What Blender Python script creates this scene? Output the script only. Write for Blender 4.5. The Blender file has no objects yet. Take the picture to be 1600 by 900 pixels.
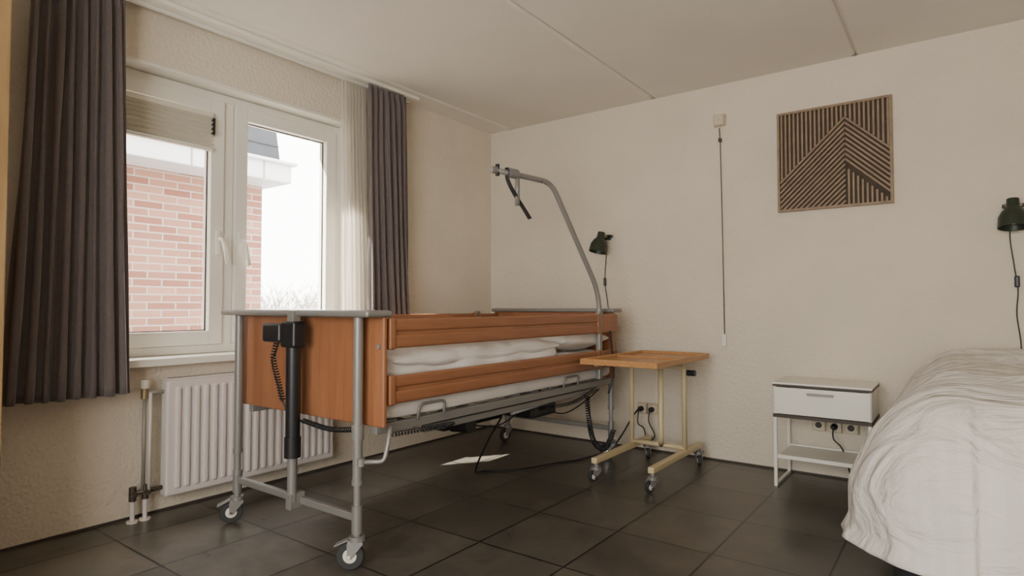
import bpy, math, random
from mathutils import Vector, Matrix, noise
random.seed(4)
scene=bpy.context.scene
COL=scene.collection
# ---------------------------------------------------------------- materials
def mat(name,col,rough=.5,metal=0,var=0,vscale=8,bump=0,bscale=60,spec=.5,sheen=0,trans=0,stretch=None,bdist=.002):
    m=bpy.data.materials.new(name); m.use_nodes=True
    n=m.node_tree.nodes; l=m.node_tree.links; b=n['Principled BSDF']
    b.inputs['Base Color'].default_value=(*col,1); b.inputs['Roughness'].default_value=rough
    b.inputs['Metallic'].default_value=metal; b.inputs['Specular IOR Level'].default_value=spec
    if sheen: b.inputs['Sheen Weight'].default_value=sheen
    tc=n.new('ShaderNodeTexCoord'); mp=n.new('ShaderNodeMapping'); l.new(tc.outputs['Object'],mp.inputs['Vector'])
    if stretch: mp.inputs['Scale'].default_value=stretch
    if var:
        nz=n.new('ShaderNodeTexNoise'); nz.inputs['Scale'].default_value=vscale; nz.inputs['Detail'].default_value=5
        l.new(mp.outputs[0],nz.inputs['Vector'])
        r=n.new('ShaderNodeValToRGB'); l.new(nz.outputs['Fac'],r.inputs['Fac'])
        r.color_ramp.elements[0].position=.3; r.color_ramp.elements[1].position=.7
        r.color_ramp.elements[0].color=(*[c*(1-var) for c in col],1)
        r.color_ramp.elements[1].color=(*[min(1,c*(1+var)) for c in col],1)
        l.new(r.outputs[0],b.inputs['Base Color'])
    if bump:
        nb=n.new('ShaderNodeTexNoise'); nb.inputs['Scale'].default_value=bscale; nb.inputs['Detail'].default_value=3
        l.new(mp.outputs[0],nb.inputs['Vector'])
        bp=n.new('ShaderNodeBump'); bp.inputs['Strength'].default_value=bump; bp.inputs['Distance'].default_value=bdist
        l.new(nb.outputs['Fac'],bp.inputs['Height']); l.new(bp.outputs[0],b.inputs['Normal'])
    return m
M={}
M['wall']=mat('plaster_wall',(.71,.635,.52),.9,var=.04,vscale=2,bump=.75,bscale=55,bdist=.010)
M['ceil']=mat('plaster_ceiling',(.78,.73,.65),.9,var=.02,vscale=3,bump=.4,bscale=110,bdist=.004)
M['white']=mat('white_paint',(.80,.77,.69),.4)
M['whitep']=mat('white_plastic',(.72,.68,.58),.35)
M['cream']=mat('cream_plastic',(.58,.49,.35),.4)
M['rad']=mat('radiator_enamel',(.68,.62,.59),.35)
M['steel']=mat('grey_lacquered_steel',(.25,.24,.225),.4,metal=.3)
M['chrome']=mat('chrome',(.6,.6,.58),.2,metal=1)
M['dark']=mat('black_plastic',(.012,.012,.014),.4)
M['rubber']=mat('rubber',(.03,.03,.03),.7)
M['brass']=mat('brass',(.35,.27,.15),.4,metal=.7)
M['pipe']=mat('grey_painted_pipe',(.30,.28,.24),.5,metal=.2)
M['copper']=mat('dark_pipe',(.10,.08,.06),.4,metal=.6)
M['curt']=mat('taupe_curtain_fabric',(.135,.110,.105),.9,var=.08,vscale=60,bump=.2,bscale=400,sheen=.3)
M['linen']=mat('white_linen',(.76,.72,.68),.85,bump=.4,bscale=9,bdist=.015)
M['lamp']=mat('dark_green_enamel',(.035,.045,.03),.4,metal=.3)
M['fence']=mat('grey_fence',(.40,.40,.40),.7)
M['foliage']=mat('bare_shrub',(.27,.26,.21),.95,var=.3,vscale=6)
M['roof']=mat('slate_roof',(.022,.026,.034),.7,var=.15,vscale=5)
M['fascia']=mat('white_fascia',(.60,.63,.66),.5)
M['brownedge']=mat('brown_edge',(.06,.045,.035),.6)
M['ground']=mat('pavement',(.35,.34,.32),.9,var=.15,vscale=4)
M['box']=mat('boxspring_fabric',(.02,.02,.023),.9,bump=.3,bscale=300)
M['yellow']=mat('cream_lacquered_steel',(.62,.51,.30),.4)

def woodmat(name,c1,c2,rough,axis_scale,sc=3):
    m=bpy.data.materials.new(name); m.use_nodes=True
    n=m.node_tree.nodes; l=m.node_tree.links; b=n['Principled BSDF']; b.inputs['Roughness'].default_value=rough
    tc=n.new('ShaderNodeTexCoord'); mp=n.new('ShaderNodeMapping'); mp.inputs['Scale'].default_value=axis_scale
    l.new(tc.outputs['Object'],mp.inputs['Vector'])
    nz=n.new('ShaderNodeTexNoise'); nz.inputs['Scale'].default_value=sc; nz.inputs['Detail'].default_value=8; nz.inputs['Roughness'].default_value=.65
    l.new(mp.outputs[0],nz.inputs['Vector'])
    r=n.new('ShaderNodeValToRGB'); r.color_ramp.elements[0].position=.35; r.color_ramp.elements[1].position=.68
    r.color_ramp.elements[0].color=(*c1,1); r.color_ramp.elements[1].color=(*c2,1)
    l.new(nz.outputs['Fac'],r.inputs['Fac']); l.new(r.outputs[0],b.inputs['Base Color'])
    return m
M['cherryv']=woodmat('cherry_wood_vertical',(.27,.105,.045),(.34,.145,.065),.38,(14,14,1))
M['cherryl']=woodmat('cherry_wood_lengthwise',(.25,.10,.043),(.33,.14,.064),.35,(14,1,14))
M['beech']=woodmat('beech_tabletop',(.42,.20,.075),(.53,.28,.11),.35,(12,1,12))
M['oak']=woodmat('oak_panel',(.25,.15,.06),(.36,.23,.10),.5,(12,12,1))
M['art']=woodmat('walnut_slat',(.23,.155,.095),(.32,.225,.14),.6,(6,6,6))
M['artback']=woodmat('slat_backing',(.055,.038,.024),(.08,.057,.037),.8,(6,6,6))

def floormat():
    m=bpy.data.materials.new('slate_floor_tiles'); m.use_nodes=True
    n=m.node_tree.nodes; l=m.node_tree.links; b=n['Principled BSDF']
    tc=n.new('ShaderNodeTexCoord'); mp=n.new('ShaderNodeMapping'); l.new(tc.outputs['Object'],mp.inputs['Vector'])
    mp.inputs['Location'].default_value=(.343,-1.16,0)
    br=n.new('ShaderNodeTexBrick'); br.offset=0; br.squash=1
    br.inputs['Scale'].default_value=1; br.inputs['Brick Width'].default_value=.425; br.inputs['Row Height'].default_value=.465
    br.inputs['Mortar Size'].default_value=.005; br.inputs['Mortar Smooth'].default_value=.1; br.inputs['Bias'].default_value=0
    br.inputs['Color1'].default_value=(.066,.060,.050,1); br.inputs['Color2'].default_value=(.090,.082,.069,1)
    br.inputs['Mortar'].default_value=(.012,.011,.010,1)
    l.new(mp.outputs[0],br.inputs['Vector'])
    nz=n.new('ShaderNodeTexNoise'); nz.inputs['Scale'].default_value=5; nz.inputs['Detail'].default_value=12; nz.inputs['Roughness'].default_value=.75
    l.new(tc.outputs['Object'],nz.inputs['Vector'])
    r=n.new('ShaderNodeValToRGB'); r.color_ramp.elements[0].position=.38; r.color_ramp.elements[1].position=.66
    r.color_ramp.elements[0].color=(.72,.72,.72,1); r.color_ramp.elements[1].color=(1.45,1.4,1.33,1)
    l.new(nz.outputs['Fac'],r.inputs['Fac'])
    mx=n.new('ShaderNodeMix'); mx.data_type='RGBA'; mx.blend_type='MULTIPLY'; mx.inputs['Factor'].default_value=1
    l.new(br.outputs['Color'],mx.inputs['A']); l.new(r.outputs[0],mx.inputs['B']); l.new(mx.outputs['Result'],b.inputs['Base Color'])
    rr=n.new('ShaderNodeMapRange'); rr.inputs['To Min'].default_value=.22; rr.inputs['To Max'].default_value=.38
    l.new(nz.outputs['Fac'],rr.inputs['Value']); l.new(rr.outputs[0],b.inputs['Roughness'])
    bp=n.new('ShaderNodeBump'); bp.inputs['Strength'].default_value=.3; bp.inputs['Distance'].default_value=.003
    m1=n.new('ShaderNodeMath'); m1.operation='MULTIPLY'; m1.inputs[1].default_value=.4; l.new(nz.outputs['Fac'],m1.inputs[0])
    mm=n.new('ShaderNodeMath'); mm.operation='SUBTRACT'; l.new(m1.outputs[0],mm.inputs[0]); l.new(br.outputs['Fac'],mm.inputs[1])
    l.new(mm.outputs[0],bp.inputs['Height']); l.new(bp.outputs[0],b.inputs['Normal'])
    return m
M['floor']=floormat()
def brickmat():
    m=bpy.data.materials.new('red_brickwork'); m.use_nodes=True
    n=m.node_tree.nodes; l=m.node_tree.links; b=n['Principled BSDF']; b.inputs['Roughness'].default_value=.9
    tc=n.new('ShaderNodeTexCoord'); sp=n.new('ShaderNodeSeparateXYZ'); cb=n.new('ShaderNodeCombineXYZ')
    l.new(tc.outputs['Object'],sp.inputs[0])
    ad=n.new('ShaderNodeMath'); ad.operation='ADD'; l.new(sp.outputs['X'],ad.inputs[0]); l.new(sp.outputs['Y'],ad.inputs[1])
    l.new(ad.outputs[0],cb.inputs['X']); l.new(sp.outputs['Z'],cb.inputs['Y'])
    br=n.new('ShaderNodeTexBrick'); br.inputs['Scale'].default_value=1; br.inputs['Brick Width'].default_value=.22; br.inputs['Row Height'].default_value=.0625
    br.inputs['Mortar Size'].default_value=.006; br.inputs['Bias'].default_value=-.1
    br.inputs['Color1'].default_value=(.22,.095,.07,1); br.inputs['Color2'].default_value=(.36,.20,.15,1); br.inputs['Mortar'].default_value=(.36,.33,.30,1)
    l.new(cb.outputs[0],br.inputs['Vector']); l.new(br.outputs['Color'],b.inputs['Base Color'])
    return m
M['brick']=brickmat()
def duvetmat():
    m=bpy.data.materials.new('satin_stripe_duvet'); m.use_nodes=True
    n=m.node_tree.nodes; l=m.node_tree.links; b=n['Principled BSDF']
    tc=n.new('ShaderNodeTexCoord'); w=n.new('ShaderNodeTexWave'); w.bands_direction='X'; w.inputs['Scale'].default_value=7
    l.new(tc.outputs['UV'],w.inputs['Vector'])
    r=n.new('ShaderNodeValToRGB'); r.color_ramp.elements[0].position=.45; r.color_ramp.elements[1].position=.55
    r.color_ramp.elements[0].color=(.67,.63,.58,1); r.color_ramp.elements[1].color=(.69,.65,.60,1)
    l.new(w.outputs['Fac'],r.inputs['Fac']); l.new(r.outputs[0],b.inputs['Base Color'])
    mr=n.new('ShaderNodeMapRange'); mr.inputs['To Min'].default_value=.85; mr.inputs['To Max'].default_value=.6
    l.new(w.outputs['Fac'],mr.inputs['Value']); l.new(mr.outputs[0],b.inputs['Roughness'])
    mp=n.new('ShaderNodeMapping'); mp.inputs['Rotation'].default_value=(0,.3,.9); mp.inputs['Scale'].default_value=(2,5,3)
    l.new(tc.outputs['Object'],mp.inputs['Vector'])
    nb=n.new('ShaderNodeTexNoise'); nb.inputs['Scale'].default_value=1.8; nb.inputs['Detail'].default_value=5; nb.inputs['Distortion'].default_value=1.5
    l.new(mp.outputs[0],nb.inputs['Vector'])
    bp=n.new('ShaderNodeBump'); bp.inputs['Strength'].default_value=.75; bp.inputs['Distance'].default_value=.045
    l.new(nb.outputs['Fac'],bp.inputs['Height']); l.new(bp.outputs[0],b.inputs['Normal'])
    return m
M['duvet']=duvetmat()
def glassmat():
    m=bpy.data.materials.new('window_glass'); m.use_nodes=True
    n=m.node_tree.nodes; l=m.node_tree.links; n.remove(n['Principled BSDF'])
    t=n.new('ShaderNodeBsdfTransparent'); g=n.new('ShaderNodeBsdfGlossy'); g.inputs['Roughness'].default_value=.02
    mx=n.new('ShaderNodeMixShader'); mx.inputs[0].default_value=.04
    l.new(t.outputs[0],mx.inputs[1]); l.new(g.outputs[0],mx.inputs[2]); l.new(mx.outputs[0],n['Material Output'].inputs[0])
    return m
M['glass']=glassmat()
def sheermat():
    m=bpy.data.materials.new('sheer_voile_fabric'); m.use_nodes=True
    n=m.node_tree.nodes; l=m.node_tree.links; n.remove(n['Principled BSDF'])
    t=n.new('ShaderNodeBsdfTransparent'); d=n.new('ShaderNodeBsdfDiffuse'); d.inputs[0].default_value=(.8,.77,.7,1)
    tr=n.new('ShaderNodeBsdfTranslucent'); tr.inputs[0].default_value=(.85,.82,.76,1)
    m1=n.new('ShaderNodeMixShader'); m1.inputs[0].default_value=.6; l.new(d.outputs[0],m1.inputs[1]); l.new(tr.outputs[0],m1.inputs[2])
    m2=n.new('ShaderNodeMixShader'); m2.inputs[0].default_value=.62; l.new(t.outputs[0],m2.inputs[1]); l.new(m1.outputs[0],m2.inputs[2])
    l.new(m2.outputs[0],n['Material Output'].inputs[0])
    return m
M['sheer']=sheermat()

# ---------------------------------------------------------------- helpers
def group(name):
    e=bpy.data.objects.new(name,None); e.empty_display_size=.1; COL.objects.link(e); return e
def mesh(name,vs,fs,m,parent=None,smooth=False,uvs=None):
    me=bpy.data.meshes.new(name); me.from_pydata([tuple(v) for v in vs],[],fs); me.update()
    if isinstance(m,str): m=M[m]
    me.materials.append(m)
    if smooth: me.polygons.foreach_set('use_smooth',[True]*len(me.polygons))
    o=bpy.data.objects.new(name,me); COL.objects.link(o)
    if uvs:
        ul=me.uv_layers.new(name='UVMap')
        for lp in me.loops: ul.data[lp.index].uv=uvs[lp.vertex_index]
    if parent: o.parent=parent
    return o
def box(name,lo,hi,m,parent=None,bevel=0,seg=2):
    x0,y0,z0=lo;x1,y1,z1=hi
    cx,cy,cz=(x0+x1)/2,(y0+y1)/2,(z0+z1)/2
    hx,hy,hz=abs(x1-x0)/2,abs(y1-y0)/2,abs(z1-z0)/2
    vs=[(sx*hx,sy*hy,sz*hz) for sx in(-1,1) for sy in(-1,1) for sz in(-1,1)]
    fs=[(0,1,3,2),(4,6,7,5),(0,4,5,1),(2,3,7,6),(0,2,6,4),(1,5,7,3)]
    o=mesh(name,vs,fs,m,parent); o.location=(cx,cy,cz)
    if bevel:
        b=o.modifiers.new('bev','BEVEL'); b.width=min(bevel,.49*2*min(hx,hy,hz)); b.segments=seg
    return o
def rprism(name,lo,hi,r,m,parent,n=8):
    x0,y0,z0=lo;x1,y1,z1=hi; pts=[]
    for cx,cy,a0 in ((x1-r,y1-r,0),(x0+r,y1-r,90),(x0+r,y0+r,180),(x1-r,y0+r,270)):
        for k in range(n+1):
            a=math.radians(a0+90*k/n); pts.append((cx+r*math.cos(a),cy+r*math.sin(a)))
    N=len(pts); vs=[(x,y,z0) for x,y in pts]+[(x,y,z1) for x,y in pts]
    fs=[tuple(range(N))[::-1],tuple(range(N,2*N))]+[(i,(i+1)%N,N+(i+1)%N,N+i) for i in range(N)]
    return mesh(name,vs,fs,m,parent)
def cr(pts,n=8):
    P=[Vector(p) for p in pts]; out=[]
    Q=[P[0]*2-P[1]]+P+[P[-1]*2-P[-2]]
    for i in range(1,len(Q)-2):
        a,b,c,d=Q[i-1],Q[i],Q[i+1],Q[i+2]
        for k in range(n):
            t=k/n
            out.append(.5*((2*b)+(c-a)*t+(2*a-5*b+4*c-d)*t*t+(3*b-a-3*c+d)*t**3))
    out.append(P[-1]); return out
def tube(name,pts,r,m,parent=None,smooth=0,res=10,flat=None):
    P=cr(pts,smooth) if smooth else [Vector(p) for p in pts]
    vs=[];fs=[]; n=len(P); prevN=None
    for i,p in enumerate(P):
        t=(P[min(i+1,n-1)]-P[max(i-1,0)])
        if t.length<1e-9: t=Vector((0,0,1))
        t.normalize()
        if prevN is None:
            a=Vector((0,0,1)) if abs(t.z)<.9 else Vector((0,1,0))
            nn=a.cross(t).normalized()
        else:
            nn=(prevN-t*prevN.dot(t)).normalized()
        prevN=nn; bb=t.cross(nn)
        for k in range(res):
            a=2*math.pi*k/res
            vs.append(p+nn*math.cos(a)*r+bb*math.sin(a)*r*(flat or 1))
    for i in range(n-1):
        for k in range(res):
            fs.append((i*res+k,i*res+(k+1)%res,(i+1)*res+(k+1)%res,(i+1)*res+k))
    fs.append(tuple(range(res))[::-1]); fs.append(tuple((n-1)*res+k for k in range(res)))
    o=mesh(name,vs,fs,m,parent)
    for p in o.data.polygons: p.use_smooth=len(p.vertices)==4
    return o
def bent(pts,rad=.05,k=6):
    P=[Vector(p) for p in pts]; out=[P[0]]
    for i in range(1,len(P)-1):
        a=(P[i-1]-P[i]); b=(P[i+1]-P[i]); r=min(rad,a.length/2,b.length/2)
        A=P[i]+a.normalized()*r; B=P[i]+b.normalized()*r
        for j in range(k+1):
            t=j/k; out.append(A*(1-t)**2+P[i]*2*t*(1-t)+B*t*t)
    out.append(P[-1]); return out
def coil(name,pts,R,r,turns,m,parent=None):
    P=cr(pts,24); n=len(P); L=[0]
    for i in range(1,n): L.append(L[-1]+(P[i]-P[i-1]).length)
    out=[]; N=turns*10
    for s in range(N+1):
        d=L[-1]*s/N; i=0
        while i<n-2 and L[i+1]<d: i+=1
        f=(d-L[i])/max(1e-9,L[i+1]-L[i]); p=P[i].lerp(P[i+1],min(1,f)); t=(P[i+1]-P[i]).normalized()
        a=Vector((1,0,0)) if abs(t.x)<.8 else Vector((0,0,1)); u=t.cross(a).normalized(); v=t.cross(u)
        an=2*math.pi*s/10; out.append(p+u*math.cos(an)*R+v*math.sin(an)*R)
    return tube(name,out,r,m,parent,res=5)
def lathe(name,prof,m,parent,origin,axis=(0,0,1),seg=24):
    q=Vector((0,0,1)).rotation_difference(Vector(axis).normalized()); vs=[];fs=[]
    for r,z in prof:
        for k in range(seg):
            a=2*math.pi*k/seg; vs.append(q@Vector((r*math.cos(a),r*math.sin(a),z))+Vector(origin))
    for i in range(len(prof)-1):
        for k in range(seg): fs.append((i*seg+k,i*seg+(k+1)%seg,(i+1)*seg+(k+1)%seg,(i+1)*seg+k))
    fs.append(tuple(range(seg))[::-1]); fs.append(tuple((len(prof)-1)*seg+k for k in range(seg)))
    o=mesh(name,vs,fs,m,parent)
    for p in o.data.polygons: p.use_smooth=len(p.vertices)==4
    e=o.modifiers.new('es','EDGE_SPLIT'); e.split_angle=math.radians(40)
    return o
def cyl(name,p0,p1,r,m,parent=None,seg=20):
    p0=Vector(p0);p1=Vector(p1); h=(p1-p0).length
    return lathe(name,[(r,0),(r,h)],m,parent,p0,(p1-p0),seg)

# ---------------------------------------------------------------- room
H=2.5; X1=4.7; Y0=-5.4; t=.2
WY0,WY1,WZ0,WZ1=-3.06,-1.49,.76,2.23   # window opening
wl=group('wall_left')
box('lower',(-.3,Y0,0),(0,0,WZ0),'wall',wl)
box('upper',(-.3,Y0,WZ1),(0,0,H),'wall',wl)
box('near_side',(-.3,Y0,WZ0),(0,WY0,WZ1),'wall',wl)
box('far_side',(-.3,WY1,WZ0),(0,0,WZ1),'wall',wl)
box('wall_back',(-.3,0,0),(X1+t,t,H),'wall')
box('wall_right',(X1,Y0,0),(X1+t,0,H),'wall')
rw=group('wall_rear')
RX0,RX1,RZ0,RZ1=1.7,3.9,.6,2.15
box('a',(-.3,Y0-t,0),(RX0,Y0,H),'wall',rw); box('b',(RX1,Y0-t,0),(X1+t,Y0,H),'wall',rw)
box('c',(RX0,Y0-t,0),(RX1,Y0,RZ0),'wall',rw); box('d',(RX0,Y0-t,RZ1),(RX1,Y0,H),'wall',rw)
w2=group('window_2')
for i,(a,b_) in enumerate([(RX0,RX0+.06),(RX1-.06,RX1),((RX0+RX1)/2-.04,(RX0+RX1)/2+.04)]):
    box('stile_%d'%i,(a,Y0-.12,RZ0),(b_,Y0-.05,RZ1),'white',w2)
box('rail_b',(RX0,Y0-.12,RZ0),(RX1,Y0-.05,RZ0+.06),'white',w2); box('rail_t',(RX0,Y0-.12,RZ1-.06),(RX1,Y0-.05,RZ1),'white',w2)
box('floor',(-.3,Y0-t,-.1),(X1+t,t,0),'floor')
ce=group('ceiling')
js=[-.3,.22,1.485,2.75,4.01,X1+t]
for i in range(len(js)-1):
    box('slab_%d'%i,(js[i]+.005,Y0-t,H),(js[i+1]-.005,t,H+.15),'ceil',ce,bevel=.014,seg=1)
box('deck',(-.3,Y0-t,H+.02),(X1+t,t,H+.16),'ceil',ce)
# ---------------------------------------------------------------- window
w=group('window_1')
FX0,FX1=-.17,-.10
def frame(nm,y0,y1,z0,z1,wd,x0,x1,m='white'):
    box(nm+'_l',(x0,y0,z0),(x1,y0+wd,z1),m,w,.004); box(nm+'_r',(x0,y1-wd,z0),(x1,y1,z1),m,w,.004)
    box(nm+'_b',(x0,y0+wd,z0),(x1,y1-wd,z0+wd),m,w,.004); box(nm+'_t',(x0,y0+wd,z1-wd),(x1,y1-wd,z1),m,w,.004)
FT=WZ1-.018
frame('outer',WY0+.012,WY1-.012,WZ0+.004,FT,.045,FX0,FX1)
ym=-2.268
box('mullion',(FX0,ym-.03,WZ0+.045),(FX1,ym+.03,FT-.045),'white',w,.004)
frame('sash_near',WY0+.055,ym-.032,WZ0+.05,FT-.047,.075,FX0+.01,FX1+.018)
frame('sash_far',ym+.032,WY1-.055,WZ0+.05,FT-.047,.075,FX0+.01,FX1+.018)
for nm,a,b_ in (('near',WY0+.055+.075,ym-.032-.075),('far',ym+.032+.075,WY1-.055-.075)):
    z0,z1=WZ0+.125,FT-.122
    box('seal_l_'+nm,(-.125,a,z0),(-.118,a+.005,z1),'rubber',w); box('seal_r_'+nm,(-.125,b_-.005,z0),(-.118,b_,z1),'rubber',w)
    box('seal_b_'+nm,(-.125,a,z0),(-.118,b_,z0+.005),'rubber',w); box('seal_t_'+nm,(-.125,a,z1-.005),(-.118,b_,z1),'rubber',w)
box('glass_near',(-.150,WY0+.11,WZ0+.11),(-.146,ym-.1,FT-.11),'glass',w)
box('glass_far',(-.150,ym+.1,WZ0+.11),(-.146,WY1-.11,FT-.11),'glass',w)
for s,yy in (('near',ym-.065),('far',ym+.065)):
    box('handle_plate_'+s,(-.083,yy-.014,1.30),(-.070,yy+.014,1.44),'white',w,.005)
    tube('handle_'+s,bent([(-.072,yy,1.39),(-.035,yy,1.39),(-.03,yy+.01,1.36),(-.028,yy+.03,1.25)],.02),.010,'white',w,res=10)
box('lining_top',(-.25,WY0+.001,WZ1-.016),(.010,WY1-.001,WZ1-.001),'white',w)
box('lining_near',(-.25,WY0+.001,WZ0+.003),(.004,WY0+.012,WZ1-.016),'white',w)
box('lining_far',(-.25,WY1-.012,WZ0+.003),(.004,WY1-.001,WZ1-.016),'white',w)
box('windowsill',(-.10,WY0-.06,WZ0-.035),(.075,WY1+.06,WZ0+.003),'white',w,.004)
bl=group('pleated_blind')
by0,by1=WY0+.135,ym-.112
vs=[];fs=[]; n=14
box('head_rail',(-.079,by0,2.052),(-.052,by1,2.080),'whitep',bl,.003)
for i in range(n+1):
    xx=-.078 if i%2 else -.054
    zz=2.052-.012*i
    vs+=[(xx,by0,zz),(xx,by1,zz)]
for i in range(n): fs.append((2*i,2*i+1,2*i+3,2*i+2))
mesh('pleats',vs,fs,'whitep',bl)
box('bottom_rail',(-.079,by0,1.868),(-.052,by1,1.884),'whitep',bl,.003)
box('end_cap',(-.080,by1,1.96),(-.050,by1+.010,2.05),'dark',bl)
# ---------------------------------------------------------------- curtains
def curtain(xc,y0,y1,yb0,yb1,zt,zb,folds,amp,seed=0,header=True):
    ny,nz=folds*14,40; vs=[];fs=[];uv=[]
    for j in range(nz+1):
        v=j/nz; z=zt+(zb-zt)*v
        a0=y0+(yb0-y0)*v**1.2; a1=y1+(yb1-y1)*v**1.2
        for i in range(ny+1):
            u=i/ny
            uu=u+.045*noise.noise(Vector((u*4,v*.9,seed)))*4*u*(1-u)
            ph=uu*folds*2*math.pi+.5*noise.noise(Vector((u*3,v*2,seed+6)))
            A=amp*(1+.8*noise.noise(Vector((u*folds*.7,v*1.3,seed+3))))
            if header and v<.05: A*=.55+.45*v/.05
            A*=(.8+.5*v)
            x=xc+A*math.sin(ph)+.018*noise.noise(Vector((u*3,v*2,seed+9)))
            y=a0+(a1-a0)*uu+A*.45*math.sin(2*ph)
            vs.append((x,y,z+v*.012*noise.noise(Vector((u*4,0,seed+2))))); uv.append((u,v))
    for j in range(nz):
        for i in range(ny):
            a=j*(ny+1)+i; fs.append((a,a+1,a+ny+2,a+ny+1))
    return vs,fs,uv
def mkcurt(name,*a,m='curt',**k):
    g=group(name); vs,fs,uv=curtain(*a,**k)
    o=mesh('cloth',vs,fs,m,g,True)
    if m=='curt':
        s=o.modifiers.new('s','SOLIDIFY'); s.thickness=.004
    return g
mkcurt('curtain',.15,-3.245,-2.90,-3.31,-2.85,H-.03,.62,8,.034,seed=1)
mkcurt('curtain',.15,-1.475,-1.14,-1.45,-1.08,H-.03,.62,7,.034,seed=5)
mkcurt('sheer_curtain',.055,-1.615,-1.42,-1.60,-1.36,H-.03,.80,7,.013,m='sheer',seed=8)
cr_=group('curtain_rail')
for i,x in enumerate((.055,.15)):
    box('track_%d'%i,(x-.012,-4.2,H-.022),(x+.012,-1.02,H),'white',cr_,.003)
box('track_web',(.07,-4.2,H-.008),(.135,-1.02,H),'white',cr_)
# ---------------------------------------------------------------- radiator
r=group('radiator')
ry0,ry1,rz0,rz1=-2.67,-1.69,.09,.655
box('panel',(.045,ry0,rz0),(.110,ry1,rz1),'rad',r,.012,3)
nr=20; step=(ry1-ry0-.06)/nr
for i in range(nr):
    y=ry0+.03+step*(i+.5)
    box('rib_%d'%i,(.102,y-step*.28,rz0+.035),(.122,y+step*.28,rz1-.035),'rad',r,.009,3)
box('top_grille',(.05,ry0+.01,rz1-.003),(.108,ry1-.01,rz1+.008),'rad',r,.003)
for i in range(40):
    y=ry0+.03+i*(ry1-ry0-.06)/39
    box('slot_%d'%i,(.058,y-.004,rz1+.007),(.10,y+.004,rz1+.010),'steel',r)
for y in (ry0+.15,ry1-.15): box('bracket',(.0,y-.02,.2),(.05,y+.02,.5),'rad',r)
py=-2.755
tube('riser',[(.07,py,.12),(.07,py,.60)],.009,'pipe',r)
tube('riser_white',[(.085,py+.02,.12),(.085,py+.02,.60)],.008,'rad',r)
cyl('valve_body',(.07,py,.575),(.07,py,.625),.016,'brass',r)
cyl('valve_knob',(.07,py,.625),(.07,py,.665),.020,'whitep',r)
tube('valve_link',[(.07,py,.60),(.07,ry0+.02,.60)],.010,'pipe',r)
tube('bottom_link',[(.07,py-.05,.135),(.07,ry0+.02,.135)],.011,'copper',r)
for i,yy in enumerate((py-.045,py+.01)):
    cyl('bottom_valve_%d'%i,(.07,yy,.10),(.07,yy,.165),.016,'copper',r)
    cyl('floor_pipe_%d'%i,(.07,yy,0),(.07,yy,.105),.010,'rad',r)
    cyl('floor_rose_%d'%i,(.07,yy,0),(.07,yy,.008),.025,'whitep',r)
    tube('tap_%d'%i,[(.07,yy,.135),(.11,yy,.135)],.010,'copper',r)
box('baseboard_back',(0,-.006,0),(X1,0,.010),'brownedge')
box('baseboard_left',(0,Y0,0),(.006,0,.010),'brownedge')
# ---------------------------------------------------------------- wardrobe (left edge)
wd=group('wardrobe')
box('carcass',(.03,-4.35,.0),(.58,-3.43,2.3),'oak',wd,.003)
box('door_a',(.58,-3.89,.06),(.60,-3.42,2.29),'oak',wd,.003); box('door_b',(.58,-4.35,.06),(.60,-3.90,2.29),'oak',wd,.003)
# ---------------------------------------------------------------- casters
def caster(parent,x,y,ang,R=.05,top=.15,m='steel',w=.022,brake=False,pref='caster'):
    c,s=math.cos(ang),math.sin(ang)
    def T(p): return (x+c*p[0]-s*p[1],y+s*p[0]+c*p[1],p[2])
    o=-.025
    ax=Vector((-s,c,0)); cx=Vector(T((o,0,R)))
    lathe(pref+'_tyre',[(R*.5,-w/2),(R*.93,-w/2),(R,-w/3),(R,w/3),(R*.93,w/2),(R*.5,w/2)],'rubber',parent,cx,ax)
    lathe(pref+'_hub',[(R*.2,-w*.6),(R*.5,-w*.53),(R*.5,w*.53),(R*.2,w*.6)],'whitep',parent,cx,ax)
    for sgn in (-1,1):
        q=sgn*(w/2+.006)
        pr=[(o-.008,R-.008),(o+.008,R-.008),(.028,R*1.9),(.024,2*R+.008),(-.030,2*R+.008),(-.034,R*1.85)]
        vs=[T((a,q,b_)) for a,b_ in pr]; vs2=[T((a,q+sgn*.003,b_)) for a,b_ in pr]
        n=6; fs=[tuple(range(n)),tuple(range(n,2*n))[::-1]]+[(i,(i+1)%n,n+(i+1)%n,n+i) for i in range(n)]
        mesh(pref+'_fork',vs+vs2,fs,m,parent)
    cyl(pref+'_crown',(x,y,2*R+.004),(x,y,2*R+.022),.030,m,parent)
    cyl(pref+'_stem',(x,y,2*R+.02),(x,y,top),.013,m,parent)
    tube(pref+'_axle',[tuple(cx-ax*(w/2+.012)),tuple(cx+ax*(w/2+.012))],.006,'chrome',parent)
    if brake:
        vs=[T(p) for p in [(-.03,-.02,2*R+.012),(-.03,.02,2*R+.012),(-.085,.018,2*R-.012),(-.085,-.018,2*R-.012)]]
        vs2=[(a,b_,c_-.005) for a,b_,c_ in vs]
        mesh(pref+'_brake',vs+vs2,[(0,1,2,3),(7,6,5,4),(0,4,5,1),(1,5,6,2),(2,6,7,3),(3,7,4,0)],m,parent)
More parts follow.
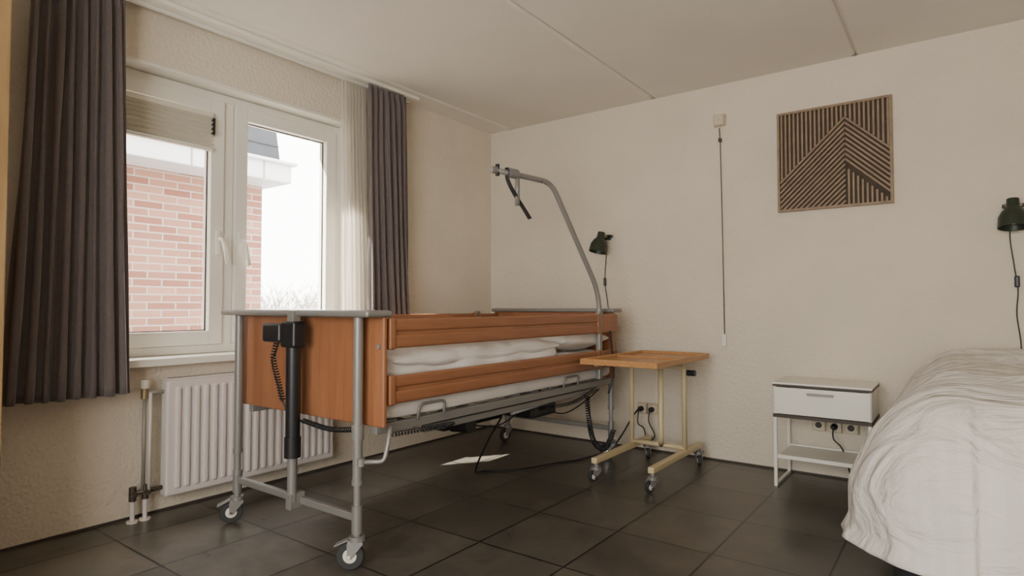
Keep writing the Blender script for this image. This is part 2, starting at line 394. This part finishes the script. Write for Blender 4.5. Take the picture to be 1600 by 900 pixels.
# ---------------------------------------------------------------- hospital bed
hb=group('hospital_bed')
BX0,BX1=.38,1.42; YF,YH=-2.50,-.37
PX0,PX1=.455,1.325
def endboard(pref,y,face):
    yp=y-face*.045; xr=BX1 if face<0 else BX1-.04
    box(pref+'_panel',(BX0,min(yp,yp-face*.022),.545),(xr,max(yp,yp-face*.022),.978),'cherryv',hb,.008,3)
    box(pref+'_cap',(BX0-.02,y-.045 if face<0 else y-.085,.976),(xr+.010,y+.085 if face<0 else y+.045,1.003),'steel',hb,.012,4)
    for i,x in enumerate((PX0,PX1)):
        cyl(pref+'_post_%d'%i,(x,y,.33),(x,y,.978),.019,'steel',hb)
        cyl(pref+'_collar_%d'%i,(x,y,.325),(x,y,.345),.022,'steel',hb)
        cyl(pref+'_post_lower_%d'%i,(x,y,.12),(x,y,.335),.0145,'steel',hb)
        cyl(pref+'_foot_%d'%i,(x,y,.14),(x,y,.245),.021,'steel',hb)
    box(pref+'_crossbar',(PX0,y-.012,.185),(PX1,y+.012,.215),'steel',hb,.004)
endboard('footboard',YF,-1)
endboard('headboard',YH,1)
caster(hb,PX0,YF,math.radians(60),.05,.16,brake=True,pref='caster_a')
caster(hb,PX1,YF,math.radians(35),.054,.16,brake=True,pref='caster_b')
caster(hb,PX0,YH,math.radians(80),.05,.16,pref='caster_c')
caster(hb,PX1,YH,math.radians(20),.05,.16,pref='caster_d')
lx=.955
box('motor_head',(lx-.05,YF-.075,.845),(lx+.05,YF-.012,.955),'dark',hb,.012,3)
box('motor_side',(lx-.17,YF-.085,.865),(lx-.04,YF-.03,.945),'dark',hb,.012,3)
box('motor_clip',(lx-.02,YF-.06,.93),(lx+.02,YF-.02,1.0),'steel',hb,.004)
cyl('lift_tube',(lx,YF-.04,.40),(lx,YF-.04,.86),.030,'dark',hb)
cyl('lift_tube_b',(lx,YF-.04,.385),(lx,YF-.04,.47),.034,'dark',hb)
cyl('lift_rod',(lx,YF-.04,.20),(lx,YF-.04,.40),.020,'steel',hb)
box('lift_foot',(lx-.018,YF-.06,.17),(lx+.018,YF+.012,.235),'steel',hb,.004)
coil('motor_cable',[(lx-.09,YF-.06,.87),(lx-.11,YF-.065,.80),(lx-.07,YF-.065,.70),(lx-.045,YF-.06,.62)],.010,.003,22,'dark',hb)
tube('motor_cable_tail',[(lx-.045,YF-.06,.62),(lx-.03,YF-.05,.57),(lx-.05,YF-.03,.545),(lx+.05,YF+.0,.53)],.004,'dark',hb,smooth=6)
coil('underboard_cable',[(lx+.02,YF-.005,.535),(1.15,YF+.0,.520),(1.30,YF+.03,.53)],.009,.0025,34,'dark',hb)
tube('release_handle',bent([(1.40,YF+.10,.545),(1.41,YF+.08,.48),(1.41,YF+.06,.415),(1.345,YF+.0,.415)],.02),.009,'steel',hb)
cyl('release_knob',(1.345,YF,.400),(1.345,YF,.430),.016,'steel',hb)
cyl('post_fitting',(PX1,YF,.50),(PX1,YF,.56),.024,'steel',hb)
cyl('board_screw',(1.395,YF+.046,.86),(1.395,YF+.038,.86),.010,'steel',hb)
def rail(pref,x,z0,z1,y0,y1):
    h=z1-z0
    box(pref+'_core',(x-.008,y0,z0+.004),(x+.008,y1,z1-.004),'cherryl',hb,.004,3)
    box(pref+'_upper_face',(x-.014,y0,z0+h*.56),(x+.014,y1,z1),'cherryl',hb,.010,4)
    box(pref+'_lower_face',(x-.014,y0,z0),(x+.014,y1,z0+h*.46),'cherryl',hb,.010,4)
    for i,(a,b_) in enumerate(((y0-.02,y0+.015),(y1-.015,y1+.02))):
        box(pref+'_end_%d'%i,(x-.018,a,z0-.004),(x+.018,b_,z1+.004),'cherryv',hb,.008,3)
for s,x in (('right',1.40),('left',.405)):
    rail('rail_upper_'+s,x,.850,.968,YF+.10,-.70)
    rail('rail_lower_'+s,x,.630,.742,YF+.10,-.70)
    box('rail_guide_%s'%s,(x-.022,-.68,.56),(x+.008,-.64,.985),'steel',hb,.006)
    box('rail_head_filler_u_'+s,(x-.012,-.64,.85),(x+.012,YH-.07,.965),'cherryl',hb,.008,3)
    box('rail_head_filler_l_'+s,(x-.012,-.64,.63),(x+.012,YH-.07,.74),'cherryl',hb,.008,3)
for s,x in (('r',1.35),('l',.46)):
    box('side_member_'+s,(x-.015,YF+.06,.510),(x+.015,YH-.06,.548),'steel',hb,.004)
    box('side_member_low_'+s,(x-.03,YF+.35,.47),(x-.005,YH-.35,.50),'steel',hb,.004)
for i in range(11):
    y=YF+.16+i*.175
    box('slat_%d'%i,(.47,y-.03,.546),(1.34,y+.03,.556),'steel',hb,.003)
for i in range(4):
    y=YF+.3+i*.5
    box('cross_tube_%d'%i,(.47,y-.015,.50),(1.34,y+.015,.53),'steel',hb,.004)
for i,y in enumerate((YF+.28,YF+1.45)):
    tube('mattress_retainer_%d'%i,bent([(1.37,y,.54),(1.378,y,.605),(1.378,y+.16,.605),(1.37,y+.16,.54)],.03),.006,'steel',hb)
box('actuator_body',(1.0,-1.80,.385),(1.13,-1.30,.47),'dark',hb,.02,3)
cyl('actuator_tube',(1.06,-1.35,.43),(1.06,-.85,.47),.024,'dark',hb)
box('control_box',(1.0,-1.18,.37),(1.24,-.92,.46),'dark',hb,.015,3)
box('control_hanger',(1.08,-1.10,.45),(1.12,-1.04,.51),'steel',hb)
box('actuator_hanger',(1.04,-1.75,.46),(1.08,-1.69,.51),'steel',hb)
cyl('actuator_motor',(1.12,-1.72,.42),(1.24,-1.72,.43),.045,'dark',hb)
tube('strut_1',[(1.31,-1.6,.49),(1.31,-.9,.54)],.012,'steel',hb); tube('strut_2',[(1.33,-1.5,.46),(1.33,-.45,.51)],.010,'steel',hb)
tube('sag_cable',[(1.2,-1.0,.40),(1.28,-.9,.37),(1.33,-.75,.42),(1.36,-.6,.49)],.004,'dark',hb,smooth=6)
tube('sag_cable_b',[(1.2,-1.72,.42),(1.28,-1.55,.40),(1.24,-1.3,.43),(1.2,-1.12,.42)],.004,'dark',hb,smooth=6)
coil('frame_cable',[(1.35,YF+.16,.495),(1.35,YF+.5,.485),(1.2,YF+.75,.45)],.009,.0025,38,'dark',hb)
coil('frame_cable_far',[(1.24,-1.1,.42),(1.34,-.9,.44),(1.37,-.66,.50)],.009,.0025,34,'dark',hb)
tube('floor_cable',[(1.15,-1.35,.40),(1.05,-1.35,.25),(.92,-1.30,.06),(.86,-1.15,.008),(1.0,-1.0,.008),(1.1,-.75,.008),(1.2,-.5,.008),(1.30,-.3,.06),(1.36,-.10,.25),(1.375,-.05,.29)],.0055,'dark',hb,smooth=8)
coil('handset_cable',[(1.34,-.72,.46),(1.35,-.72,.32),(1.35,-.65,.16),(1.36,-.52,.10),(1.37,-.42,.20)],.014,.004,40,'dark',hb)
tube('handset_cord',[(1.42,-.56,.86),(1.425,-.54,.7),(1.425,-.53,.58),(1.40,-.55,.46)],.007,'dark',hb,smooth=6)
def soft(name,lo,hi,m,parent,amp=.01,ns=6,seed=0,nx=30,ny=60,pw=4):
    x0,y0,z0=lo;x1,y1,z1=hi; vs=[];fs=[];uv=[]
    def shape(a): return (1-abs(a)**pw)**(1/pw) if abs(a)<1 else 0
    for side in (1,-1):
        for j in range(ny+1):
            for i in range(nx+1):
                a=math.sin((i/nx-.5)*math.pi); b_=math.sin((j/ny-.5)*math.pi)
                h=shape(a)*shape(b_)
                x=(x0+x1)/2+a*(x1-x0)/2; y=(y0+y1)/2+b_*(y1-y0)/2
                z=(z0+z1)/2+side*h*(z1-z0)/2
                if side>0:
                    z+=amp*h*(noise.noise(Vector((x*ns,y*ns*.8,seed)))+.5*noise.noise(Vector((x*ns*2.3,y*ns*2.3,seed+5))))
                x+=amp*.6*noise.noise(Vector((y*ns,z*ns*2,seed+2)))
                vs.append((x,y,z)); uv.append((i/nx,j/ny))
    n=(nx+1)*(ny+1)
    for s in range(2):
        for j in range(ny):
            for i in range(nx):
                a=s*n+j*(nx+1)+i; q=(a,a+1,a+nx+2,a+nx+1); fs.append(q if s==0 else q[::-1])
    for i in range(nx):
        for j in (0,ny):
            a=j*(nx+1)+i; q=(a,n+a,n+a+1,a+1); fs.append(q if j==0 else q[::-1])
    for j in range(ny):
        for i in (0,nx):
            a=j*(nx+1)+i; b_=a+nx+1; q=(a,b_,n+b_,n+a); fs.append(q if i==0 else q[::-1])
    return mesh(name,vs,fs,m,parent,True,uv)
soft('mattress',(.45,YF+.09,.553),(1.365,YH-.09,.735),'linen',hb,amp=.012,pw=14)
soft('duvet',(.455,YF+.12,.70),(1.365,YH-.75,.835),'linen',hb,amp=.03,ns=5,seed=4,pw=8)
soft('folded_duvet_edge',(1.02,YF+.14,.725),(1.375,YH-.72,.862),'linen',hb,amp=.03,ns=5,seed=14,pw=2.4)
soft('sheet_fold',(.6,YF+.6,.80),(1.30,YH-.85,.875),'linen',hb,amp=.04,ns=5,seed=21,pw=3)
soft('pillow',(.50,YH-.66,.715),(1.37,YH-.12,.91),'linen',hb,amp=.06,ns=7,seed=9,pw=2.3,nx=30,ny=30)
# lifting pole
px_,py_=1.345,-.565
pole=bent([(px_,py_,.60),(px_,py_,1.10),(1.245,-.98,1.765),(1.20,-1.12,1.775),(1.125,-1.40,1.785)],.13,10)
tube('lifting_pole',pole,.016,'steel',hb,res=14)
cyl('pole_socket',(px_,py_,.86),(px_,py_,1.0),.024,'steel',hb)
cyl('pole_tip',(1.132,-1.375,1.785),(1.122,-1.41,1.785),.020,'steel',hb)
tube('grip_strap',[(1.155,-1.31,1.81),(1.155,-1.30,1.74),(1.17,-1.25,1.66),(1.19,-1.19,1.585),(1.205,-1.15,1.53)],.015,'dark',hb,smooth=6,flat=.25)
tube('grip_handle',bent([(1.175,-1.235,1.80),(1.175,-1.235,1.60)],.02),.014,'steel',hb)
cyl('grip_ring',(1.16,-1.29,1.783),(1.173,-1.24,1.781),.028,'steel',hb)
cyl('handle_hook',(1.135,-1.37,1.755),(1.135,-1.37,1.82),.012,'dark',hb)
# ---------------------------------------------------------------- overbed table
ot=group('overbed_table')
tx0,tx1,ty0,ty1,tz=1.45,1.92,-1.0,-.16,.683
box('top',(tx0,ty0,tz),(tx1,ty1,tz+.016),'beech',ot,.004)
box('edge_near',(tx0,ty0,tz+.012),(tx1,ty0+.016,tz+.034),'beech',ot,.005)
box('edge_far',(tx0,ty1-.016,tz+.012),(tx1,ty1,tz+.034),'beech',ot,.005)
box('edge_left',(tx0,ty0+.016,tz+.012),(tx0+.016,ty1-.016,tz+.034),'beech',ot,.005)
box('edge_right',(tx1-.016,ty0+.016,tz+.012),(tx1,ty1-.016,tz+.034),'beech',ot,.005)
box('divider',(tx0+.016,-.56,tz+.012),(tx1-.016,-.545,tz+.028),'beech',ot,.003)
for s,x in (('l',1.50),('r',1.85)):
    box('runner_'+s,(x-.018,-.93,.105),(x+.018,-.15,.14),'yellow',ot,.006)
    caster(ot,x,-.90,math.radians(70),.032,.11,w=.02,pref='caster_n'+s); caster(ot,x,-.18,math.radians(120),.032,.11,w=.02,pref='caster_f'+s)
    tube('upright_'+s,bent([(x,-.42,.13),(x,-.42,.65),(x,-.47,.68)],.03),.015,'yellow',ot)
tube('cross_low',[(1.50,-.42,.15),(1.85,-.42,.15)],.015,'yellow',ot)
tube('cross_high',[(1.50,-.42,.64),(1.85,-.42,.64)],.012,'yellow',ot)
tube('column',bent([(1.70,-.42,.15),(1.74,-.52,.20),(1.74,-.52,.683)],.05),.016,'yellow',ot)
for s,x in (('l',1.50),('r',1.85)): box('top_support_'+s,(x-.012,-.9,.665),(x+.012,-.25,.683),'yellow',ot,.003)
cyl('clamp_knob',(1.87,-.42,.61),(1.92,-.42,.61),.018,'dark',ot)
# ---------------------------------------------------------------- nightstand
ns=group('nightstand')
nx0,nx1,ny0,ny1=2.352,2.845,-.385,-.03
ZT=.588
box('top',(nx0,ny0,ZT-.011),(nx1,ny1,ZT),'white',ns,.002)
box('top_edge',(nx0+.001,ny0+.001,ZT-.022),(nx1-.001,ny1-.001,ZT-.011),'brownedge',ns)
box('box_left',(nx0+.005,ny0+.017,.405),(nx0+.018,ny1,ZT-.022),'white',ns)
box('box_right',(nx1-.018,ny0+.017,.405),(nx1-.005,ny1,ZT-.022),'white',ns)
box('box_back',(nx0+.018,ny1-.01,.405),(nx1-.018,ny1,ZT-.022),'white',ns)
box('drawer_front',(nx0+.008,ny0+.002,.412),(nx1-.008,ny0+.016,ZT-.027),'white',ns,.002)
box('box_bottom',(nx0+.002,ny0+.002,.390),(nx1-.002,ny1,.408),'brownedge',ns)
box('handle',(2.535,ny0-.022,.528),(2.665,ny0-.014,.540),'steel',ns,.002)
for x in (2.54,2.655): box('handle_post',(x,ny0-.016,.530),(x+.006,ny0+.004,.538),'steel',ns)
for x in (nx0+.004,nx1-.022):
    for y in (ny0+.004,ny1-.022):
        box('leg',(x,y,0),(x+.018,y+.018,.392),'white',ns,.002)
    box('foot_bar',(x,ny0+.02,0),(x+.018,ny1-.02,.016),'white',ns,.002)
box('shelf',(nx0+.02,ny0+.01,.158),(nx1-.02,ny1-.005,.172),'white',ns,.003)
for i,(a,b_) in enumerate((((nx0+.02,ny0+.01),(nx1-.02,ny0+.018)),((nx0+.02,ny1-.013),(nx1-.02,ny1-.005)))):
    box('shelf_lip_%d'%i,(a[0],a[1],.170),(b_[0],b_[1],.180),'white',ns)
# ---------------------------------------------------------------- double bed
db=group('double_bed')
rprism('boxspring',(3.03,-1.84,.07),(4.62,-.06,.34),.16,'box',db)
for x in (3.15,4.55):
    for y in (-1.70,-.15): cyl('bed_foot',(x,y,0),(x,y,.08),.03,'dark',db)
rprism('mattress',(3.06,-1.80,.34),(4.60,-.07,.54),.18,'linen',db)
box('headboard',(3.03,-.055,.07),(4.64,-.01,.58),'box',db,.015,3)
def drape(name,cx0,cx1,cy0,cy1,zt,zb,Rx,m,parent):
    side=zt-zb; kd=1.15; ko=.82
    q=Rx*math.pi/2
    def prof(s):
        if s<=0: return 0,0,0
        if s<q:
            a=s/Rx; return Rx*ko*math.sin(a),Rx*kd*(1-math.cos(a)),s/q*.3
        return Rx*ko+.03*math.sin(min(1,(s-q)/.2)*math.pi*.8),Rx*kd+(s-q),.3+.7*min(1,(s-q)/.15)
    tot=q+max(0,side-Rx*kd)
    W=cx1-cx0; L=cy1-cy0; N1,N2=190,200
    vs=[];fs=[];uv=[]
    for j in range(N2+1):
        b_=-tot+(L+tot)*j/N2
        for i in range(N1+1):
            a=-tot+(W+tot)*i/N1
            if a<0 and b_<0:
                aa,bb=a/tot,b_/tot
                s=tot*max(-aa,-bb); th=math.atan2(-b_,-a); o,d,k=prof(s)
                x=cx0-o*math.cos(th)*1.08; y=cy0-o*math.sin(th)*1.08; nx_,ny_=math.cos(th),math.sin(th); par=(cy0-th*.5)
            elif a<0:
                o,d,k=prof(-a); x=cx0-o; y=cy0+b_; nx_,ny_=1,0; par=cy0+b_
            elif b_<0:
                o,d,k=prof(-b_); x=cx0+a; y=cy0-o; nx_,ny_=0,1; par=cy0-math.pi*.25-a
            else:
                d=0;k=0;x=cx0+a;y=cy0+b_;nx_,ny_=1,0;par=0
            p=Vector((x*2.0,y*2.0,1.7))
            w1=noise.noise(p)*.035+noise.noise(p*2.3)*.022+(.5-abs(noise.noise(Vector((x*3+y*2,y*5-x,7)))))*.030
            z=zt-d+w1*(1-.7*min(1,d/side))
            z+=.05*math.exp(-((y+.35)/.28)**2)*(1-min(1,d/.3))
            fold=noise.noise(Vector((par*5,d*1.2,3)))*.05+noise.noise(Vector((par*12,d*2.5,8)))*.018+(.3-abs(noise.noise(Vector((par*3+d*3,d*5-par*2,12)))))*.055
            x-=nx_*k*fold; y-=ny_*k*fold
            z+=k*.025*noise.noise(Vector((par*4,1,4)))
            vs.append((x,y,z)); uv.append(((a+tot)/1.7,(b_+tot)/2))
    for j in range(N2):
        for i in range(N1):
            q0=j*(N1+1)+i; fs.append((q0,q0+1,q0+N1+2,q0+N1+1))
    o=mesh(name,vs,fs,m,parent,True,uv)
    s=o.modifiers.new('s','SOLIDIFY'); s.thickness=.02; s.offset=-1
    return o
drape('duvet_cover',3.245,4.60,-1.60,-.07,.755,.245,.40,'duvet',db)
# ---------------------------------------------------------------- wall art
wa=group('slatted_wood_art')
ax0,ax1,az0,az1=2.315,2.93,1.605,2.225; S=ax1-ax0; SZ=az1-az0
box('backing',(ax0+.005,-.008,az0+.005),(ax1-.005,-.003,az1-.005),'artback',wa)
fw=.014
box('frame_l',(ax0,-.030,az0),(ax0+fw,0,az1),'art',wa); box('frame_r',(ax1-fw,-.030,az0),(ax1,0,az1),'art',wa)
box('frame_b',(ax0+fw,-.030,az0),(ax1-fw,0,az0+fw),'art',wa); box('frame_t',(ax0+fw,-.030,az1-fw),(ax1-fw,0,az1),'art',wa)
A=(.61,.86); C=(.61,.42); sl=.97; sr=.95
def slat(p,q,wd=.0105,d=.024):
    (x0,z0),(x1,z1)=p,q
    P=Vector((ax0+x0*S,0,az0+z0*SZ)); Q=Vector((ax0+x1*S,0,az0+z1*SZ))
    if (Q-P).length<.02: return
    dr=(Q-P).normalized(); nn=Vector((-dr.z,0,dr.x))*wd/2
    vs=[]
    for y in (-.006,-d):
        for v in (P+nn,P-nn,Q-nn,Q+nn): vs.append((v.x,y,v.z))
    mesh('slat',vs,[(0,1,2,3),(7,6,5,4),(0,4,5,1),(1,5,6,2),(2,6,7,3),(3,7,4,0)],'art',wa)
e=.022
def up(x): return A[1]-sl*(A[0]-x) if x<A[0] else A[1]-sr*(x-A[0])
k=.0385; x=e+.02
while x<1-e:
    slat((x,max(e,up(x)+.012)),(x,1-e)); x+=k
dz=.050; z=A[1]
while z>e+.03:
    t_=min((A[0]-e),(z-e)/sl)
    if t_>.03: slat((A[0],z),(A[0]-t_,z-sl*t_))
    tt=min((1-e-A[0]),(z-e)/sr)
    if z>=C[1] and tt>0.03: slat((A[0],z),(A[0]+tt,z-sr*tt))
    z-=dz
x=A[0]+.03
while x<1-e:
    zt=C[1]-sr*(x-C[0])-.035
    if zt>e+.03: slat((x,e),(x,zt))
    x+=k
# ---------------------------------------------------------------- wall lamps
def wlamp(x,z,side):
    g=group('wall_lamp')
    box('wall_plate',(x-.03,-.02,z+.035),(x+.03,0,z+.075),'lamp',g,.005)
    box('clamp_jaw',(x-.04,-.035,z+.05),(x+.05,-.018,z+.07),'dark',g,.004)
    tube('arm',[(x,-.02,z+.055),(x,-.09,z+.055)],.008,'dark',g)
    cyl('wing_nut',(x-.03,-.09,z+.055),(x+.035,-.09,z+.055),.009,'brass',g)
    ax=Vector((-.12*side,-.20,-1)).normalized(); o0=Vector((x,-.10,z+.085))
    lathe('shade',[(.014,-.004),(.026,0),(.028,.035),(.030,.045),(.048,.065),(.062,.095),(.066,.150),(.063,.150),(.058,.10),(.02,.06)],'lamp',g,o0,ax,32)
    lathe('bulb',[(.012,.06),(.022,.085),(.026,.105),(.018,.125),(.004,.132)],'whitep',g,o0,ax,20)
    return g
g=wlamp(3.445,1.475,0)
tube('cord',[(3.445,-.03,1.50),(3.435,-.012,1.38),(3.45,-.01,1.22),(3.462,-.01,1.1),(3.455,-.01,.98),(3.468,-.01,.84),(3.47,-.02,.70)],.003,'dark',g,smooth=8)
box('inline_switch',(3.448,-.022,1.115),(3.470,-.004,1.175),'dark',g,.006)
g=wlamp(1.115,1.475,1)
tube('cord',[(1.12,-.03,1.50),(1.105,-.012,1.38),(1.095,-.01,1.27),(1.095,-.01,1.17),(1.12,-.01,1.0),(1.12,-.012,.8)],.003,'dark',g,smooth=8)
box('inline_switch',(1.086,-.022,1.17),(1.104,-.004,1.23),'dark',g,.006)
# ---------------------------------------------------------------- sockets & pull cord
def socket(name,xs,z,plugs=()):
    g=group(name); s=.040
    box('plate',(xs[0]-s,-.012,z-s),(xs[-1]+s,0,z+s),'cream',g,.005,3)
    for i,x in enumerate(xs):
        box('face_%d'%i,(x-s*.9,-.040,z-s*.9),(x+s*.9,-.008,z+s*.9),'cream',g,.004,3)
        lathe('well_%d'%i,[(.024,0),(.024,.003),(.020,.003),(.019,.0005)],'whitep',g,(x,-.040,z),(0,-1,0),24)
        lathe('well_inner_%d'%i,[(.0185,0),(.0185,.002)],'brownedge' if name!='pull_cord_switch' else 'cream',g,(x,-.0395,z),(0,-1,0),24)
        if i in plugs:
            lathe('plug_%d'%i,[(.019,0),(.019,.025),(.012,.035),(.007,.05)],'dark',g,(x,-.042,z),(0,-1,0),20)
    return g
g=socket('pull_cord_switch',[1.955],2.255)
tube('cord',[(1.957,-.03,2.20),(1.957,-.012,2.1),(1.965,-.010,1.5),(1.972,-.010,.83)],.003,'copper',g)
box('cord_handle',(1.958,-.026,.755),(1.986,-.002,.835),'white',g,.006)
box('cord_guide',(1.948,-.03,2.11),(1.966,-.0,2.135),'brownedge',g,.003)
g=socket('wall_socket',[1.395,1.475],.295,(0,1))
tube('plug_cord',[(1.475,-.09,.295),(1.48,-.11,.22),(1.50,-.06,.12),(1.44,-.05,.07),(1.42,-.06,.16),(1.395,-.10,.20),(1.395,-.09,.295)],.004,'dark',g,smooth=8)
g=socket('wall_socket',[2.53,2.615,2.70],.31,(1,))
tube('plug_cord',[(2.615,-.09,.31),(2.62,-.11,.25),(2.66,-.06,.18),(2.70,-.04,.01)],.004,'dark',g,smooth=8)
# ---------------------------------------------------------------- outside
nb=group('brick_building')
bx=-2.0; byc=-.92; ex=.35; ey=.08
box('brick_wall',(bx-4,-9,-.1),(bx,byc,2.20),'brick',nb)
box('eave_fascia',(bx-4.3,-9.3,2.13),(bx+ex,byc+ey,2.30),'fascia',nb,.01)
box('gutter_trim',(bx-4.35,-9.3,2.29),(bx+ex+.04,byc+ey+.04,2.32),'fascia',nb,.01)
for i in range(5):
    yy=-3.6+i*.62
    box('fascia_joint_%d'%i,(bx+ex-.002,yy,2.135),(bx+ex+.004,yy+.012,2.295),'steel',nb)
rz=2.31; rx=bx+ex-.03; ry=byc+ey-.10
vs=[(bx-4.1,-9,rz),(rx,-9,rz),(rx,ry,rz),(bx-4.1,ry,rz),(bx-4.1,-9,3.5),(rx-.15,-9,3.5),(rx-.15,ry-.08,3.5),(bx-4.1,ry-.08,3.5)]
mesh('slate_mansard',vs,[(0,1,5,4),(1,2,6,5),(2,3,7,6),(3,0,4,7),(4,5,6,7)],'roof',nb)
for i in range(5):
    f=(i+.6)/5*1.2; xx=rx-.15*f/1.2
    box('slate_course_%d'%i,(xx-.03,-9,rz+f-.004),(xx+.008,ry-.08*f/1.2,rz+f+.004),'roof',nb)
box('sun_blocker',(-3.95,-16,3.4),(-3.5,-7.60,8.6),'brick',nb)  # unseen slab added to stop sun reaching the nearer floor patch
box('rear_wing',(bx-3,-16,-.1),(bx-1.5,-8.9,3.5),'brick',nb)
box('ground_outside',(-40,-25,-.3),(-.3,40,-.1),'ground')
fe=group('garden_fence')
for i in range(60):
    y=2+i*.16
    box('picket_%d'%i,(-9-.02,y-.02,-.1),(-9+.02,y+.02,1.0),'fence',fe)
for z in (.2,.9): box('fence_rail',(-9.03,1.9,z),(-8.99,11.7,z+.06),'fence',fe)
hg=group('garden_shrub')
for i in range(26):
    y=3+random.random()*12; x=-13-random.random()*3
    vs=[];fs=[]
    for k in range(60):
        a=random.random()*6.28; el=random.random(); R=1+random.random()*.6
        p=Vector((x+R*.7*math.cos(a)*(.4+el),y+R*.7*math.sin(a)*(.4+el),.1+R*el*1.3)); b0=Vector((x,y,-.1))
        sidev=Vector((.02,.02,0)); n0=len(vs)
        vs+=[b0-sidev,b0+sidev,p]; fs.append((n0,n0+1,n0+2))
        for q in range(3):
            pp=b0.lerp(p,.5+.15*q); e2=pp+Vector((random.uniform(-.3,.3),random.uniform(-.3,.3),.25)); n0=len(vs)
            vs+=[pp,pp+Vector((.02,.02,0)),e2]; fs.append((n0,n0+1,n0+2))
    mesh('shrub_%d'%i,vs,fs,'foliage',hg)
# ---------------------------------------------------------------- light
wd_=bpy.data.worlds.new('sky'); scene.world=wd_; wd_.use_nodes=True
bg=wd_.node_tree.nodes['Background']; bg.inputs[0].default_value=(1,.98,.94,1); bg.inputs[1].default_value=15.0
def portal(name,loc,rot,sx,sy):
    l=bpy.data.lights.new(name,'AREA'); l.shape='RECTANGLE'; l.size=sx; l.size_y=sy; l.cycles.is_portal=True
    o=bpy.data.objects.new(name,l); COL.objects.link(o); o.location=loc; o.rotation_euler=rot
portal('sky_portal',(-.27,(WY0+WY1)/2,(WZ0+WZ1)/2),(0,math.radians(-90),0),WZ1-WZ0,WY1-WY0)
portal('sky_portal',((RX0+RX1)/2,Y0-.15,(RZ0+RZ1)/2),(math.radians(90),0,0),RX1-RX0,RZ1-RZ0)
sl_=bpy.data.lights.new('sun','SUN'); sl_.energy=45; sl_.angle=math.radians(.6); sl_.color=(1,.93,.82)
so=bpy.data.objects.new('sun',sl_); COL.objects.link(so); so.location=(-5,-8,8)
so.rotation_euler=Vector((.55,.79,-.93)).to_track_quat('-Z','Y').to_euler()
# ---------------------------------------------------------------- camera
cam=bpy.data.cameras.new('camera'); co=bpy.data.objects.new('camera',cam); COL.objects.link(co)
cam.sensor_width=36; cam.lens=945/1600*36; cam.clip_start=.05
co.location=(3.22,-4.05,1.02)
co.rotation_euler=(math.radians(90+1.7),0,math.radians(36.5))
scene.camera=co
